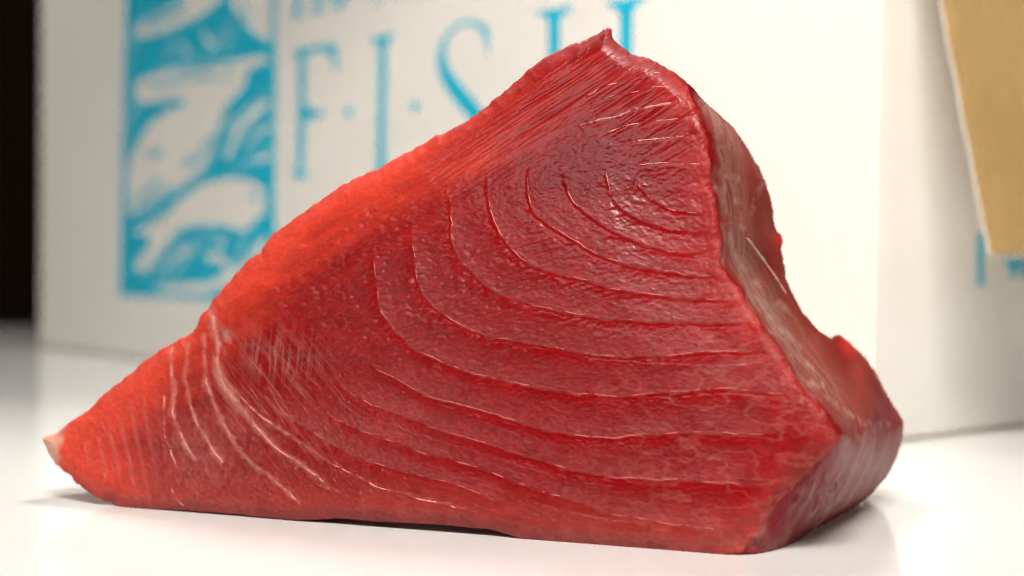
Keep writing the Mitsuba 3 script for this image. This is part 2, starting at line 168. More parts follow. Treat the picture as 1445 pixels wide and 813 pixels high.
# corrugated raw edge showing along the foot of the side panel
wav = []
nw = 60
for k in range(nw):
    x = .006 + (BD - .012) * (k + .5) / nw
    wav.append(trimesh.creation.cylinder(radius=.0016, height=.006, sections=8, transform=trimesh.transformations.rotation_matrix(math.pi / 2, [1, 0, 0]) if 0 else None))
    wav[-1].apply_transform(trimesh.transformations.rotation_matrix(math.pi / 2, [1, 0, 0]))
    wav[-1].apply_translation([x, .0035, .0019])
e = trimesh.util.concatenate(wav)
scene['fish_box__corrugated_edge'] = ply(place(e, C3, S3, -U3), 'm_kraft', smooth=40)
labels['fish_box__corrugated_edge'] = {'label': 'brown corrugated raw edge along the foot of the side panel', 'kind': 'stuff'}
# the open top flap: kraft inside turned outwards, hanging off the side panel
FA, FU, FLEN = .2425, .0085, .2035
fdir = U3 * math.sin(FA) + np.array([0, 0, -1]) * math.cos(FA)
fn = np.cross(fdir, S3)
fn = fn if fn @ U3 > 0 else -fn
FO = C3 + S3 * FU + np.array([0, 0, BH]) + fn * .001


def flap_board(d0, d1, mat, key, w0=0.0):
    w, hh = BD - .02, FLEN
    rng = np.random.default_rng(3)
    zs = np.linspace(0, hh, 60)
    edge = w0 + .0007 * (meshkit.fbm(np.stack([zs * 90, zs * 0, zs * 0], -1), 3, 5) - .5) * 2
    xs = np.linspace(0, 1, 30)
    X = edge[:, None] * (1 - xs) + w * xs
    Z = np.repeat(zs[:, None], 30, 1)
    n, m = X.shape
    i = np.arange(n * m).reshape(n, m)
    q = np.stack([i[:-1, :-1], i[1:, :-1], i[1:, 1:], i[:-1, 1:]], -1).reshape(-1, 4)
    f = np.vstack([q[:, [0, 1, 2]], q[:, [0, 2, 3]]])
    K = n * m
    loop = np.r_[i[:, 0], i[-1, 1:], i[-2::-1, -1], i[0, -2:0:-1]]
    l2 = np.roll(loop, -1)
    side = np.vstack([np.stack([loop, loop + K, l2], 1), np.stack([l2, loop + K, l2 + K], 1)])
    v = np.vstack([np.stack([X, np.full_like(X, d), Z], -1).reshape(-1, 3) for d in (d0, d1)])
    me = trimesh.Trimesh(v, np.vstack([f, f[:, ::-1] + K, side]), process=False)
    me = place(me, FO, S3, fn, fdir)
    if me.volume < 0:
        me.invert()
    card(key, me, mat)
    return me


flap_board(.0042, .0050, 'm_kraft', 'flap')
flap_board(.0008, .0040, 'm_kraft', 'flap__fluting', .0006)
flap_board(0, .0006, 'm_card', 'flap__white_liner')
labels['fish_box__flap'] = {'label': 'open brown kraft flap folded down at the right edge of the picture'}
labels['fish_box__side_panel'] = {'label': 'shaded white side of the box under the flap'}


def poly3(P):
    g = Polygon(np.array(P) / 1e4)
    return g if g.is_valid else g.buffer(0)


def smooth_poly(P, r=.0014):
    return poly3(P).buffer(r).buffer(-2 * r).buffer(r)


def printed(key, shape, o, ax, ay, th=.00018, mat='m_ink'):
    ms = [trimesh.creation.extrude_polygon(g, th, engine='earcut') for g in getattr(shape, 'geoms', [shape]) if g.area > 1e-8]
    m = trimesh.util.concatenate(ms)
    v = m.vertices.copy()
    m.vertices = np.stack([v[:, 0], -v[:, 2], v[:, 1]], -1)
    scene['fish_box__' + key] = ply(place(m, np.array(o), ax, ay), mat)


pale = unary_union([smooth_poly(P) for P in PALE])
rngp = np.random.default_rng(5)
dark = unary_union([poly3(P) for P in DARK])
pic = poly3(PRINT['frame']).difference(pale.buffer(-.0014).difference(dark.buffer(.0006)))
hatch = []
(hx0, hy0, hx1, hy1) = pic.bounds
for k in range(34):        # woodcut hatching: thin pale lines in the blue
    x, y = rngp.uniform(hx0 + .01, hx1 - .02), rngp.uniform(hy0 + .02, hy1 - .02)
    a, l, w = rngp.choice([.75, 1.0, .25]) + rngp.normal(0, .08), rngp.uniform(.015, .04), rngp.uniform(.0004, .0011)
    d, nn = np.array([math.cos(a), math.sin(a)]), np.array([-math.sin(a), math.cos(a)])
    c = np.array([x, y])
    hatch.append(Polygon([c - d * l, c + nn * w, c + d * l, c - nn * w]))
pic = pic.difference(unary_union(hatch))
o = L3 + [0, 0, LIFT]
o0 = L3
printed('printed_picture', pic, o0, U3, S3)
labels['fish_box__printed_picture'] = {'label': 'blue woodcut style picture of leaping fish under a mountain'}
let = {'letter': poly3(PRINT['F']), 'letter_001': poly3(PRINT['I']), 'letter_002': poly3(PRINT['S']).buffer(0), 'letter_003': unary_union([poly3(PRINT[k]) for k in ('H1', 'H2', 'bar')]),
       'letter_004': unary_union([poly3(PRINT[k]) for k in ('uH1', 'uH2', 'uHb')]), 'letter_005': poly3(PRINT['uO']).difference(poly3(PRINT['uOi'])), 'letter_006': poly3(PRINT['uN']),
       'printed_dot': poly3(PRINT['dot1']).buffer(.0006), 'printed_dot_001': poly3(PRINT['dot2']).buffer(.0006)}
for k, g in let.items():
    printed(k, g.buffer(.0005), o0, U3, S3)
for k, s in (('letter', 'blue letter F'), ('letter_001', 'blue letter I'), ('letter_002', 'blue letter S'), ('letter_003', 'blue letter H right behind the peak of the tuna')):
    labels['fish_box__' + k] = {'label': s}
sp = [poly3(P) for P in SIDE_PRINT]
printed('side_print', sp[0], C3, S3, -U3)
printed('side_print_001', unary_union(sp[1:]), C3, S3, -U3)

# ---------------------------------------------------------------- the tuna loin
def mm(P):
    return np.array(P, float) / 1e4


STEP = TUNA_STEP = .00025
outl, edge = mm(OUTLINE), mm(EDGE)
side3 = mm(SIDE)


def dense(P, st, cubic=False):
    P = np.asarray(P, float)
    s = np.r_[0, np.cumsum(np.linalg.norm(np.diff(P, axis=0), axis=1))]
    t = np.linspace(0, s[-1], max(int(s[-1] / st), 2) + 1)
    if cubic and len(P) > 2:
        return CubicSpline(s, P)(t)
    return np.stack([np.interp(t, s, P[:, k]) for k in range(P.shape[1])], 1)


def N2(x, z, sx, sz, seed, oct=3, ang=0.0):
    c, s = math.cos(ang), math.sin(ang)
    return meshkit.fbm(np.stack([(c * x + s * z) * sx, (-s * x + c * z) * sz, np.full_like(x, seed * 7.3)], -1), oct, seed) - .5


closed_out = np.vstack([outl, outl[:1]])
bmask = np.zeros(len(outl), bool)
bmask[BOTTOM_FROM:BOTTOM_TO + 1] = True
dn = dense(closed_out, .00012)
# which part of the outline is foot
seg = np.r_[0, np.cumsum(np.linalg.norm(np.diff(closed_out, axis=0), axis=1))]
tdn = np.linspace(0, seg[-1], len(dn))
foot = (tdn >= seg[BOTTOM_FROM]) & (tdn <= seg[BOTTOM_TO])
# ragged outline
jx = (meshkit.fbm(np.stack([dn[:, 0] * 420, dn[:, 1] * 420, dn[:, 0] * 0], -1), 3, 3) - .5) * .0011
tg = np.gradient(dn, axis=0)
tg /= np.linalg.norm(tg, axis=1)[:, None] + 1e-12
dn = dn + np.where(foot, .3, 1.0)[:, None] * jx[:, None] * np.stack([-tg[:, 1], tg[:, 0]], 1)
dn[:, 1] = np.maximum(dn[:, 1], 0.00005)
dn[-1] = dn[0]
poly = Polygon(dn).buffer(0)
poly = max(getattr(poly, 'geoms', [poly]), key=lambda g: g.area)
kd_out, kd_rim, kd_foot = cKDTree(dn), cKDTree(dn[~foot]), cKDTree(dn[foot])

x0, x1, z0, z1 = dn[:, 0].min() - .002, dn[:, 0].max() + .002, -.002, dn[:, 1].max() + .002
xs, zs = np.arange(x0, x1, STEP), np.arange(z0, z1, STEP)
X, Z = np.meshgrid(xs, zs, indexing='ij')
ctr = shapely.contains_xy(poly, (X[:-1, :-1] + STEP / 2).ravel(), (Z[:-1, :-1] + STEP / 2).ravel()).reshape(len(xs) - 1, -1)
from scipy.ndimage import label as _lab
lab, _ = _lab(ctr)
ctr = lab == np.bincount(lab.ravel())[1:].argmax() + 1
used = np.zeros(X.shape, bool)
allin = np.ones(X.shape, bool)
for a in (0, 1):
    for b in (0, 1):
        used[a:X.shape[0] - 1 + a, b:X.shape[1] - 1 + b] |= ctr
pad = np.pad(ctr, 1)
allin = pad[:-1, :-1] & pad[1:, :-1] & pad[:-1, 1:] & pad[1:, 1:]
rimv = used & ~allin
q = kd_out.query(np.stack([X[rimv], Z[rimv]], 1))[1]
X[rimv], Z[rimv] = dn[q, 0], dn[q, 1]
footv = np.zeros(X.shape, bool)
footv[rimv] = foot[q]

# --- front: the cut plane, meeting the receding sinew side along EDGE
plane = PLANE_C + PLANE_A * X + PLANE_B * Z
edge0 = dense(edge, .0004, True)
ej = (meshkit.fbm(np.stack([edge0[:, 0] * 130, edge0[:, 1] * 130, edge0[:, 0] * 0 + 4], -1), 4, 14) - .5) * .0034
et = np.gradient(edge0, axis=0)
et /= np.linalg.norm(et, axis=1)[:, None]
ef = np.minimum(np.arange(len(edge0)), len(edge0) - 1 - np.arange(len(edge0))) / 20.0
edge0 = edge0 + (ej * np.clip(ef, 0, 1))[:, None] * np.stack([-et[:, 1], et[:, 0]], 1)
edge = edge0[::2]
ed = edge
ey = PLANE_C + PLANE_A * ed[:, 0] + PLANE_B * ed[:, 1]
rbf = RBFInterpolator(np.vstack([side3[:, [0, 2]], ed[::3]]) * 100, np.r_[side3[:, 1], ey[::3]], smoothing=1e-7)
i0 = np.argmin(np.linalg.norm(dn - edge[0], axis=1))
i1 = np.argmin(np.linalg.norm(dn - edge[-1], axis=1))
grow = np.array([.03, 0])
right = Polygon(np.vstack([edge, [edge[-1] + [0, -.01]], [[.2, -.01], [.2, .2]], [edge[0] + [0, .02]]])).buffer(0)
inright = shapely.contains_xy(right, X.ravel(), Z.ravel()).reshape(X.shape)
d_edge = cKDTree(ed).query(np.stack([X.ravel(), Z.ravel()], 1), distance_upper_bound=.03)[0].reshape(X.shape)
d_edge = np.minimum(d_edge, .03)
need = inright & used
ysd = plane.copy()
ysd[need] = rbf(np.stack([X[need], Z[need]], 1) * 100)
Y = np.where(inright, np.maximum(ysd, plane - .0002), plane)
pts = np.stack([X.ravel(), Z.ravel()], 1)
d_rim = kd_rim.query(pts, distance_upper_bound=.2)[0].reshape(X.shape)
d_rim = np.minimum(d_rim, .2)
d_foot = np.minimum(kd_foot.query(pts, distance_upper_bound=.2)[0].reshape(X.shape), .2)
# broad form: slightly domed cut face, upper part proud of the lower left lobe along the crease
Y += .004 * np.exp(-((X + .115) / .05) ** 2) * np.exp(-((Z - .03) / .03) ** 2)
Y -= .0035 * np.exp(-((X - .0) / .06) ** 2 - ((Z - .085) / .035) ** 2) * (~inright) * np.clip(d_edge / .03, 0, 1) ** 1.5
Y += .0026 * np.clip(1 - d_rim / .006, 0, 1) ** 2 * np.where(inright, .4, 1)
Y += .0030 * np.clip(1 - d_foot / .006, 0, 1) ** 2 * np.where(inright, .5, 1)
Ys = gaussian_filter(np.where(used, Y, plane), 5.0)
rr = .005 + .018 * np.clip((.040 - Z) / .03, 0, 1)
Yw = gaussian_filter(np.where(used, Y, plane), 30.0)
lowmix = np.clip((.040 - Z) / .018, 0, 1)
Ys = Ys * (1 - lowmix) + Yw * lowmix
wsm = np.clip(1 - d_edge / rr, 0, 1)
Y = Y * (1 - wsm) + Ys * wsm

left = ~inright
disp = np.zeros_like(X)
# --- muscle blocks: every line is the lip of a block, the next block dips just under it
lines = []
lipd, lipt, lipe = np.full(X.shape, .02), np.full(X.shape, .02), np.full(X.shape, .02)
under = np.zeros_like(X)
over = np.zeros_like(X)
def between(i, j, t):
    a, b = dense(mm(LINES[i][2]), .001, True), dense(mm(LINES[j][2]), .001, True)
    q = np.linspace(0, 1, 14)
    f = lambda c: np.stack([np.interp(q, np.linspace(0, 1, len(c)), c[:, k]) for k in (0, 1)], 1)
    return (f(a) * (1 - t) + f(b) * t) * 1e4


FAINT = [('e', .8, between(i, j, t)) for i, j, t in ((9, 10, .5), (10, 11, .5), (11, 12, .35), (11, 12, .68), (12, 13, .5), (13, 14, .5), (14, 15, .5), (15, 16, .5))]
for kind, st, P in LINES + FAINT:
    c = dense(mm(P), .0002, True)
    n_ = len(c)
    wob = (meshkit.fbm(np.stack([c[:, 0] * 260, c[:, 1] * 260, c[:, 0] * 0 + len(lines)], -1), 3, 8) - .5) * .0009
    tg = np.gradient(c, axis=0)
    tg /= np.linalg.norm(tg, axis=1)[:, None] + 1e-12
    nr = np.stack([tg[:, 1], -tg[:, 0]], 1)            # right of travel
    if kind in 'abde' and nr[:, 1].mean() > 0:
        nr = -nr
    if kind == 'c' and nr[:, 0].mean() < 0:
        nr = -nr
    c = c + nr * wob[:, None]
    if kind != 'e':
        lines.append((kind, st, c, nr))
    d, i = cKDTree(c).query(pts, distance_upper_bound=.012)
    ok = (d < .012) & left.ravel()
    i = np.where(ok, i, 0)
    s = np.einsum('ij,ij->i', pts - c[i], nr[i])
    tt = i / n_
    fade = np.clip(tt / (.03 if kind in 'cd' else .12), 0, 1) * np.clip((1 - tt) / .06, 0, 1) * st
    fade = np.where(ok, fade, 0)
    A = {'a': .00026, 'b': .00020, 'c': .00008, 'd': -.00010, 'e': .00007}[kind]
    W = {'a': .0075, 'b': .0070, 'c': .0018, 'd': .0012, 'e': .0015}[kind]
    below = np.where(s >= 0, np.exp(-np.maximum(s - .0009, 0) / W) * np.clip(s / .0009, 0, 1), 0) * fade
    above = np.where(s < 0, np.exp(-np.abs(s) / (.9 * W)), 0) * fade
    disp += (-A * below + (.5 if kind in 'cd' else .25) * A * above).reshape(X.shape)
    if kind in 'ab':
        under = np.maximum(under, (np.where(s >= 0, np.exp(-(s / .0024) ** 2), 0) * fade).reshape(X.shape))
        over = np.maximum(over, (np.where(s < 0, np.exp(-np.abs(s) / .0038), 0) * fade).reshape(X.shape))
    dd = np.where(ok, d + (1 - np.minimum(fade, 1)) * .004 - (.00022 if st > 1.5 else 0), .02).reshape(X.shape)
    if kind == 'e':
        lipe = np.minimum(lipe, dd)
    elif kind == 'd':
        lipt = np.minimum(lipt, dd)
    else:
        lipd = np.minimum(lipd, dd)

# --- crease between the upper face and the lower left lobe
c = dense(mm(CREASE), .0002, True)
d, i = cKDTree(c).query(pts, distance_upper_bound=.02)
ok = d < .02
i = np.where(ok, i, 0)
s = np.where(ok, pts[:, 1] - c[i, 1], 0)
fade = np.where(ok, np.clip(i / len(c) / .15, 0, 1) * np.clip((1 - i / len(c)) / .35, 0, 1), 0)
cr = np.tanh(s / .0022) * np.exp(-d / .007) * fade
disp += .0007 * cr.reshape(X.shape)

# --- wrinkled, fibrous meat
zone_top = np.clip(1 - np.abs(d_rim - .008) / .022, 0, 1) * left * (X > -.09)         # stretched fibres along the ridge
zone_top *= np.clip((Z - .045) / .02, 0, 1)
ang = math.radians(33)
disp += zone_top * (.00085 * N2(X, Z, 40, 520, 1, 3, ang) + .0004 * N2(X, Z, 90, 1300, 2, 2, ang))
mid = np.exp(-((X + .035) / .045) ** 2 - ((Z - .072) / .022) ** 2) * left
w1 = N2(X, Z, 260, 620, 3, 4, math.radians(18))
disp += mid * .0013 * (np.abs(w1) * 2 - .25)
gen = left * (1 - zone_top)
disp += gen * (.00018 * N2(X, Z, 1000, 1600, 4, 2, math.radians(-12)) * (1 - .5 * under) * (1 - .6 * np.clip((X - .05) / .03, 0, 1)) + .0006 * N2(X, Z, 70, 110, 5, 3))
lobe = np.clip((.062 - Z) / .02, 0, 1) * np.clip((-.02 - X) / .03, 0, 1) * left
disp += lobe * .00030 * N2(X, Z, 2000, 600, 6, 3, math.radians(40))
glz = np.maximum(lobe * np.clip((X + .105) / .01, 0, 1), .8 * np.clip(1 - d_rim / .011, 0, 1) * left * (X > -.075))
disp += glz * .0011 * np.clip(N2(X, Z, 1500, 2300, 13, 1, math.radians(40)) - .22, 0, 1)
arcs = np.exp(-((X - .035) / .04) ** 2 - ((Z - .09) / .025) ** 2) * left
disp += arcs * .0004 * N2(X, Z, 480, 800, 12, 4, math.radians(-20))
# --- sinew side
sd = inright.astype(float) * np.clip(d_edge / .002, 0, 1)
disp += sd * (.0032 * N2(X, Z, 110, 75, 7, 4) + .0007 * N2(X, Z, 700, 240, 9, 3, math.radians(35)))
low = sd * np.clip((.033 - Z) / .01, 0, 1)
disp += low * .0010 * N2(X, Z, 160, 700, 19, 3, math.radians(62))
pits = np.clip(N2(X, Z, 260, 190, 10, 2) - .14, 0, 1)
disp -= low * .006 * pits
disp += np.exp(-d_rim / .0030) * left * .0011 * N2(X, Z, 300, 420, 64, 3, ang)
disp += np.exp(-d_edge / .0030) * (.0038 * N2(X, Z, 240, 240, 61, 4) + .0007 * N2(X, Z, 800, 800, 62, 2))
keep = np.clip(np.minimum(d_rim, d_foot) / .0020, 0, 1)
Y -= disp * (.25 + .75 * keep)

# --- back: a wedge that thickens away from the rim
Tk = .085 * (1 - np.exp(-d_rim / .034)) + .010 * np.sqrt(np.clip(d_rim / .006, 0, 1))
YB = Y + Tk
YB[rimv & ~footv] = Y[rimv & ~footv]
Ybs = gaussian_filter(np.where(used, YB, np.nan_to_num(plane + .05)), 4)
YB = np.where(d_rim > .004, Ybs, YB)
YB = np.maximum(YB, Y)

# --- colours of the flesh (linear)
def lerp(a, b, t):
    return a * (1 - t[..., None]) + np.array(b) * t[..., None]


col = np.zeros(X.shape + (3,)) + np.array([.27, .004, .007])
m1 = .5 + 1.2 * N2(X, Z, 60, 90, 21, 4)
col = lerp(col, [.36, .008, .011], np.clip(m1, 0, 1) * .7)
# rough fibre low on every block, sheen painted in; deep red under a lip
haze = np.clip(.5 + .5 * N2(X, Z, 40, 70, 22, 3) + .9 * N2(X, Z, 900, 1300, 29, 3), 0, 1) * np.clip(.30 + 1.25 * over - 1.0 * under, 0, 1)
haze *= np.clip((.112 - Z) / .02, 0, 1) * np.clip(1.1 - zone_top * 1.3, 0, 1) * np.clip((d_edge - .002) / .012, .1, 1)
rough = .14 + .42 * np.clip(haze * 1.1, 0, 1) + .06 * np.clip((X + .05) / .03, 0, 1)
col = lerp(col, [.44, .085, .085], np.clip(haze, 0, .9) * .46)
col = lerp(col, [.36, .005, .007], np.clip(under * 1.3, 0, 1) * .9)
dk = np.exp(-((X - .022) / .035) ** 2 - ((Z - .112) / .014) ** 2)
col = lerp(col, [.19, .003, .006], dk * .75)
br = np.clip((X - .03) / .03, 0, 1) * np.clip(1.1 - d_edge / .028, 0, 1) * left
col = lerp(col, [.50, .011, .013], br * np.clip(.5 + 1.4 * N2(X, Z, 120, 200, 43, 3), 0, 1) * .8)
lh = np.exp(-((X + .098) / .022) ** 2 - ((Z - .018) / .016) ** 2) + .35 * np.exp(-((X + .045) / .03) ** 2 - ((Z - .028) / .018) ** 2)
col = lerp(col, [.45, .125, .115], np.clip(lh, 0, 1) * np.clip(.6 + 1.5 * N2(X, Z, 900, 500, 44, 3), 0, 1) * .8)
# backlit orange glow painted over paler fat at the thin left and upper edge
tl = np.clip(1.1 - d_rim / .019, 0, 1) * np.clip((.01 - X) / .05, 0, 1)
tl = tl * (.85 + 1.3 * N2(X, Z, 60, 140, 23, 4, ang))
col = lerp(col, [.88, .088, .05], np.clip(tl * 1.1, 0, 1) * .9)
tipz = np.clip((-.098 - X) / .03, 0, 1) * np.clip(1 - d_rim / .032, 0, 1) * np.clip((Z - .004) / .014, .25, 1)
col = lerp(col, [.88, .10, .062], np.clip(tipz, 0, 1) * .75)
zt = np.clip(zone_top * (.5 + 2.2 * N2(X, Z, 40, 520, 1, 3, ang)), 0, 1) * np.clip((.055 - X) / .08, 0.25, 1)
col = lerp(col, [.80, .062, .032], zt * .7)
ft = np.clip(1 - d_foot / .016, 0, 1) * left  # pale foot: light bounced off the worktop, painted in
col = lerp(col, [.62, .105, .085], ft * .75 * np.clip(.75 + 1.0 * N2(X, Z, 250, 250, 24, 3), 0, 1))
ee = np.clip(1 - d_edge / (.0075 + .014 * N2(X, Z, 110, 110, 37, 3)), 0, 1) * left
col = lerp(col, [.66, .035, .025], ee ** 1.2 * .38 * np.clip(.8 + N2(X, Z, 300, 300, 25, 3) * 2, 0, 1))
ef_ = np.clip(1.2 - d_edge / .0030, 0, 1) * np.clip(.2 + 3.2 * N2(X, Z, 380, 380, 67, 4), 0, 1)
col = lerp(col, [.64, .20, .15], ef_ * .38 * left)
wsp = np.clip(np.abs(N2(X, Z, 140, 260, 26, 3)) * -14 + 1, 0, 1) * left * np.clip((X - .01) / .05, 0, 1) * np.clip((.09 - Z) / .03, 0, 1)
col = lerp(col, [.66, .24, .20], wsp * .2)
# membrane where a lip has been cut through
lip = np.clip(1 - lipd / .00055, 0, 1)
lip = np.clip(1.25 - lipd / np.where(X < -.055, .00085, .00045) * (1 + 2.2 * N2(X, Z, 500, 500, 46, 2)), 0, 1)
lip *= np.clip(.45 + .5 * (-.045 - X) / .03, .38, .95) * np.clip(.75 + 1.5 * N2(X, Z, 300, 300, 36, 3), .1, 1.2)
lc = np.clip((X + .075) / .04, 0, 1)[..., None]
lipcol = np.array([.72, .29, .23]) * (1 - lc) + np.array([.56, .15, .13]) * lc
lk = np.clip(lip, 0, 1)[..., None] * (.62 + .13 * lc)
col = col * (1 - lk) + lipcol * lk
col = lerp(col, [.58, .17, .14], np.clip(1.1 - lipe / .0006, 0, 1) * np.clip(.3 + 3 * N2(X, Z, 400, 400, 65, 3), 0, 1) * .55)
topl = np.clip(1.2 - lipt / .00045, 0, 1) * np.clip(.1 + 4 * N2(X, Z, 900, 900, 47, 2), 0, 1) * .6  # white glints along the top lines, painted into the colour
col = lerp(col, [.80, .48, .44], topl)
rough = np.where(topl > .3, .2, rough)
# grain of the fibres in the colour itself
grain = 1 + left * (.55 * N2(X, Z, 1000, 1700, 48, 2, math.radians(-15)) + .35 * N2(X, Z, 150, 260, 49, 3))
col = col * grain[..., None]
# fine pale fibres fanning down the lower left lobe
fan = np.clip(1 - np.abs(N2(X, Z, 700, 45, 50, 3, math.radians(42))) * 14, 0, 1) * np.exp(-((X + .075) / .022) ** 2 - ((Z - .036) / .02) ** 2) * left
col = lerp(col, [.66, .22, .18], np.clip(fan, 0, 1) * .5)
fan2 = np.clip(1 - np.abs(N2(X, Z, 620, 60, 51, 3, math.radians(-4))) * 14, 0, 1) * np.exp(-((X + .074) / .012) ** 2 - ((Z - .050) / .007) ** 2) * left
col = lerp(col, [.78, .36, .30], np.clip(fan2, 0, 1) * .4)
# white fatty seam at the top of the crease
c = dense(mm(CREASE[:4]), .0002, True)
dse = np.minimum(cKDTree(c).query(pts, distance_upper_bound=.02)[0], .02).reshape(X.shape)
col = lerp(col, [.80, .42, .34], np.clip(1 - dse / .0026, 0, 1) * np.clip(.35 + 2.6 * N2(X, Z, 900, 260, 27, 3), 0, 1) * .8)
sm = lines[13][2][:int(len(lines[13][2]) * .55)]
dsm = np.minimum(cKDTree(sm).query(pts, distance_upper_bound=.02)[0], .02).reshape(X.shape)
col = lerp(col, [.76, .33, .27], np.clip(1 - dsm / .0030, 0, 1) * np.clip(.30 + 3.8 * N2(X, Z, 700, 220, 66, 3, math.radians(20)), 0, 1) * .7 * left)
# left lobe: faint bars
bars = np.clip(np.sin((X * 1.0 + .28 * Z) * 2 * np.pi / .0046 + 5 * N2(X, Z, 40, 40, 28, 2)), 0, 1) * np.clip((-.108 - X) / .012, 0, 1) * left * np.clip((d_rim - .006) / .006, 0, 1)
col = lerp(col, [.68, .20, .16], bars * .35)
# sinew side: brownish grey connective tissue over red
arc = cKDTree(ed).query(pts)[1].reshape(X.shape) * .0008
def NE(fa, fd, seed, oct=3):
    return meshkit.fbm(np.stack([arc * fa, d_edge * fd, np.full_like(X, seed * 3.7)], -1), oct, seed) - .5


g = np.clip(.45 + 1.4 * NE(28, 150, 31, 4), 0, 1) * np.clip(1.2 - d_edge / .014, .12, 1) * np.clip((Z - .026) / .02, .15, 1)
sidec = np.zeros(X.shape + (3,)) + np.array([.25, .010, .013])
sidec = lerp(sidec, [.40, .050, .045], np.clip(.4 + 2.4 * N2(X, Z, 130, 90, 38, 4), 0, 1) * .7)
sidec = lerp(sidec, [.29, .068, .055], g * .7)
fib = np.clip(1 - np.abs(NE(120, 380, 32, 3)) * 9, 0, 1) * np.clip((Z - .03) / .015, 0, 1) * np.clip(1.2 - d_edge / .016, 0, 1)
sidec = lerp(sidec, [.54, .36, .28], fib * .4)
silv = np.clip(.15 + 2.6 * NE(30, 260, 71, 4), 0, 1) * np.exp(-((Z - .078) / .022) ** 2) * np.clip(1.3 - d_edge / .018, 0, 1)
sidec = lerp(sidec, [.50, .30, .24], silv * .45)
md = np.full(X.shape, .02)
for P in SIDE_MARKS:
    cc = dense(mm(P), .0003, True)
    cc = cc + .0016 * (meshkit.fbm(np.stack([cc[:, 0] * 300, cc[:, 1] * 300, cc[:, 0] * 0], -1), 3, 41)[:, None] - .5)
    md = np.minimum(md, np.minimum(cKDTree(cc).query(pts, distance_upper_bound=.02)[0], .02).reshape(X.shape))
sidec = lerp(sidec, [.64, .42, .33], np.clip(1 - md / .0017, 0, 1) * np.clip(.3 + 3 * N2(X, Z, 400, 400, 42, 3), 0, 1) * .55)
for P in mm(TUFTS):
    sidec = lerp(sidec, [.62, .03, .03], np.clip(1.3 - np.hypot(X - P[0] - .004, Z - P[1] - .001) / .004, 0, 1))
lowc = np.clip((.036 - Z) / .010, 0, 1)
pale_f = np.clip(.45 + 1.6 * N2(X, Z, 120, 420, 33, 4, math.radians(62)), 0, 1)
sidec = lerp(sidec, [.60, .30, .27], lowc * np.clip(pale_f * 1.7 - .42, 0, 1) * np.clip(1.25 - d_edge / .032, .2, 1) * .7)
sidec = lerp(sidec, [.30, .014, .018], lowc * np.clip(pits * 8, 0, 1))
sb = np.clip(d_edge / (.0042 + .011 * np.clip((.038 - Z) / .012, 0, 1)) + .12 + 2.6 * N2(X, Z, 170, 170, 34, 4), 0, 1) * inright
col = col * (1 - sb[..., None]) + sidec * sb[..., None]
tip = np.clip((-.1452 + .15 * (Z - .02) - X) / .0022 + 2.4 * N2(X, Z, 260, 420, 35, 3), 0, 1)
col = lerp(col, [.82, .50, .36], tip * .85)
col = np.clip(col, .002, .9)

# --- one closed skin, divided into its visible regions
idx = -np.ones(X.shape, int)
idx[used] = np.arange(used.sum())
K = used.sum()
V = np.vstack([np.stack([X[used], Y[used], Z[used]], 1), np.stack([X[used], YB[used], Z[used]], 1)])
a, b = np.nonzero(ctr)
qd = np.stack([idx[a, b], idx[a + 1, b], idx[a + 1, b + 1], idx[a, b + 1]], 1)
ff = np.vstack([qd[:, [0, 1, 2]], qd[:, [0, 2, 3]]])
remap = np.arange(2 * K)
merge = (rimv & ~footv)[used]
remap[K:][merge] = np.arange(K)[merge]
fb = remap[ff[:, ::-1] + K]
ed_all = np.vstack([ff[:, [0, 1]], ff[:, [1, 2]], ff[:, [2, 0]]])
key = np.sort(ed_all, 1)
_, first, cnt = np.unique(key[:, 0] * np.int64(10**7) + key[:, 1], return_index=True, return_counts=True)
bd = ed_all[first[cnt == 1]]
fbot = np.vstack([np.stack([bd[:, 1], bd[:, 0], remap[bd[:, 0] + K]], 1), np.stack([bd[:, 1], remap[bd[:, 0] + K], remap[bd[:, 1] + K]], 1)])
good = lambda f: f[(f[:, 0] != f[:, 1]) & (f[:, 1] != f[:, 2]) & (f[:, 2] != f[:, 0])]
fbot, fb = good(fbot), good(fb)
F_all = np.vstack([ff, fb, fbot])
nrm = np.zeros_like(V)
fnorm = np.cross(V[F_all[:, 1]] - V[F_all[:, 0]], V[F_all[:, 2]] - V[F_all[:, 0]])
for k in range(3):
    np.add.at(nrm, F_all[:, k], fnorm)
nrm /= np.linalg.norm(nrm, axis=1)[:, None] + 1e-20
rimr = np.clip(1.4 - d_rim / .004, 0, 1) * left
rough = rough * (1 - rimr) + rimr * np.clip(.62 - .7 * np.clip(N2(X, Z, 500, 500, 63, 2), 0, 1), .25, .7)
rough = rough + .16 * mid
rough = rough + .42 * np.clip(1.2 - d_edge / .008, 0, 1) * np.clip((.125 - Z) / .01, .5, 1)
rough = np.clip(np.where(inright, .36 + .25 * g + .06 * np.clip((.034 - Z) / .01, 0, 1), rough), .1, .7)
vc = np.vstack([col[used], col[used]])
vr = np.r_[rough[used], rough[used]]
vright = np.r_[(sb > .5)[used]] if False else inright[used]
vtip = (tip > .5)[used]
ftip = vtip[ff].sum(1) >= 2
fside = (vright[ff].sum(1) >= 2) & ~ftip
fcut = ~ftip & ~fside


def piece(f, mat):
    u, inv = np.unique(f, return_inverse=True)
    path = meshkit.write_ply((V[u], inv.reshape(-1, 3)), False, np.stack([vr[u], V[u, 2] * 7], 1), vc[u], normals=nrm[u])
    return {'type': 'ply', 'filename': path, 'face_normals': False, 'bsdf': {'type': 'ref', 'id': mat}, **MEDIUM}


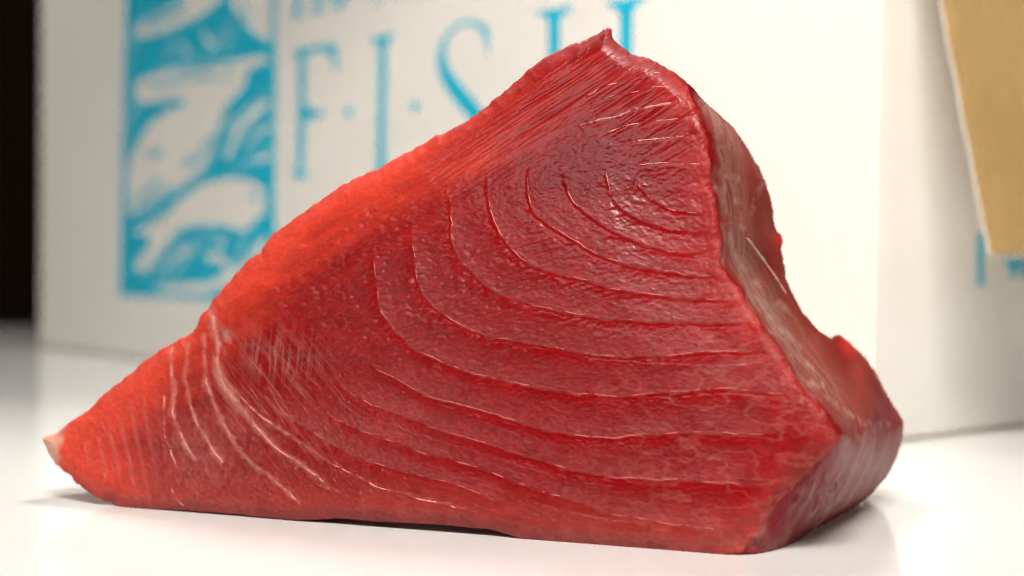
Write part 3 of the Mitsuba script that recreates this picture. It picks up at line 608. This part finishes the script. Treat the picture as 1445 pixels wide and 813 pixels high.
scene['flesh_medium'] = {'type': 'homogeneous', 'albedo': rgb(.994, .50, .38), 'sigma_t': 220.0, 'phase': {'type': 'hg', 'g': .4}}
MEDIUM = {'interior': {'type': 'ref', 'id': 'flesh_medium'}}
scene['m_flesh'] = {'type': 'principled', 'base_color': {'type': 'mesh_attribute', 'name': 'vertex_color'}, 'roughness': proc(lambda p, n, uv: mi.Float(uv.x)), 'spec_trans': .45, 'eta': 1.38}
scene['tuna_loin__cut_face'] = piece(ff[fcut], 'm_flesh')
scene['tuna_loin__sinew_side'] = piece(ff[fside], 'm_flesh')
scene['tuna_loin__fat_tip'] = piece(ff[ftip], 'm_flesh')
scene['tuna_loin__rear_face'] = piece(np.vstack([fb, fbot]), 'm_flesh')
labels['tuna_loin'] = {'label': 'wedge of raw red tuna loin standing on the white worktop', 'category': 'fish meat'}
labels['tuna_loin__sinew_side'] = {'label': 'brownish sinewy right side of the tuna'}
labels['tuna_loin__fat_tip'] = {'label': 'pale fat on the left tip of the tuna'}

# --- the cut membranes between the muscle blocks: thin uneven strands, half sunk in the face
kd_front = cKDTree(np.stack([X[used], Z[used]], 1))
Yu = Y[used]


def strand(c2, r, seed, sink, taper=True):
    w, i = kd_front.query(c2, k=4)
    wt = 1 / (w + 1e-6)
    y = (Yu[i] * wt).sum(1) / wt.sum(1)
    n = len(c2)
    q = np.stack([c2[:, 0] * 500, c2[:, 1] * 500, np.full(n, seed * 5.1)], -1)
    t = np.linspace(0, 1, n)
    rad = r * (.55 + .9 * meshkit.fbm(q, 3, seed)) * (np.clip(np.minimum(t, 1 - t) / .06, .15, 1) if taper else 1)
    y = y + sink * r - r * 3.4 * (meshkit.fbm(q * .6 + 9, 3, seed + 1) - .5)
    P = np.stack([c2[:, 0], y, c2[:, 1]], 1)
    tg = np.gradient(P, axis=0)
    tg /= np.linalg.norm(tg, axis=1)[:, None] + 1e-12
    a = np.cross(tg, [0, 1, 0])
    a /= np.linalg.norm(a, axis=1)[:, None] + 1e-12
    b = np.cross(tg, a)
    m = 6
    ph = np.arange(m) * 2 * np.pi / m
    v = (P[:, None] + rad[:, None, None] * (np.cos(ph)[None, :, None] * a[:, None] + .8 * np.sin(ph)[None, :, None] * b[:, None])).reshape(-1, 3)
    k = np.arange(n - 1)[:, None] * m
    j = np.arange(m)[None]
    f = np.stack([k + j, k + (j + 1) % m, k + m + (j + 1) % m, k + m + j], -1).reshape(-1, 4)
    caps = [[0, q_ + 1, q_] for q_ in range(1, m - 1)] + [[(n - 1) * m, (n - 1) * m + q_, (n - 1) * m + q_ + 1] for q_ in range(1, m - 1)]
    me = trimesh.Trimesh(v, np.vstack([f[:, [0, 2, 1]], f[:, [0, 3, 2]], np.array(caps)]), process=False)
    if me.volume < 0:
        me.invert()
    return me


def tissue(key, c, rough):
    scene[key] = {'type': 'principled', 'base_color': proc(lambda p, n, uv: mi.Color3f(*c) * (.8 + .4 * noise(p.x * 900, p.y * 300, p.z * 900))), 'roughness': rough, 'specular': .5}


tissue('m_tissue_pale', (.58, .19, .15), .6)
tissue('m_tissue_red', (.44, .075, .07), .4)
tissue('m_tissue_glint', (.66, .28, .25), .2)  # pale colour puts glints on the top membrane strands
tissue('m_tissue_white', (.50, .30, .24), .5)
num = 0
for k, (kind, st, c, nr) in enumerate(lines):
    mat, r = {'a': ('m_tissue_red', .00022), 'b': ('m_tissue_red', .00022), 'c': ('m_tissue_pale', .00026), 'd': ('m_tissue_glint', .00015)}[kind]
    key = 'tuna_loin__membrane_line' + ('_%03d' % num if num else '')
    num += 1
    scene[key] = ply(strand(c[::2], r * (1.0 if st > 1.5 else .8 + .2 * st), k + 3, .85 if kind in 'abd' else .95), mat, smooth=True)
cc = dense(mm(STRAND), .0005, True)
scene['tuna_loin__loose_strand'] = ply(strand(cc, .00055, 77, -.1), 'm_tissue_white', smooth=True)
labels['tuna_loin__loose_strand'] = {'label': 'pale loose strand of sinew on the right side of the tuna'}
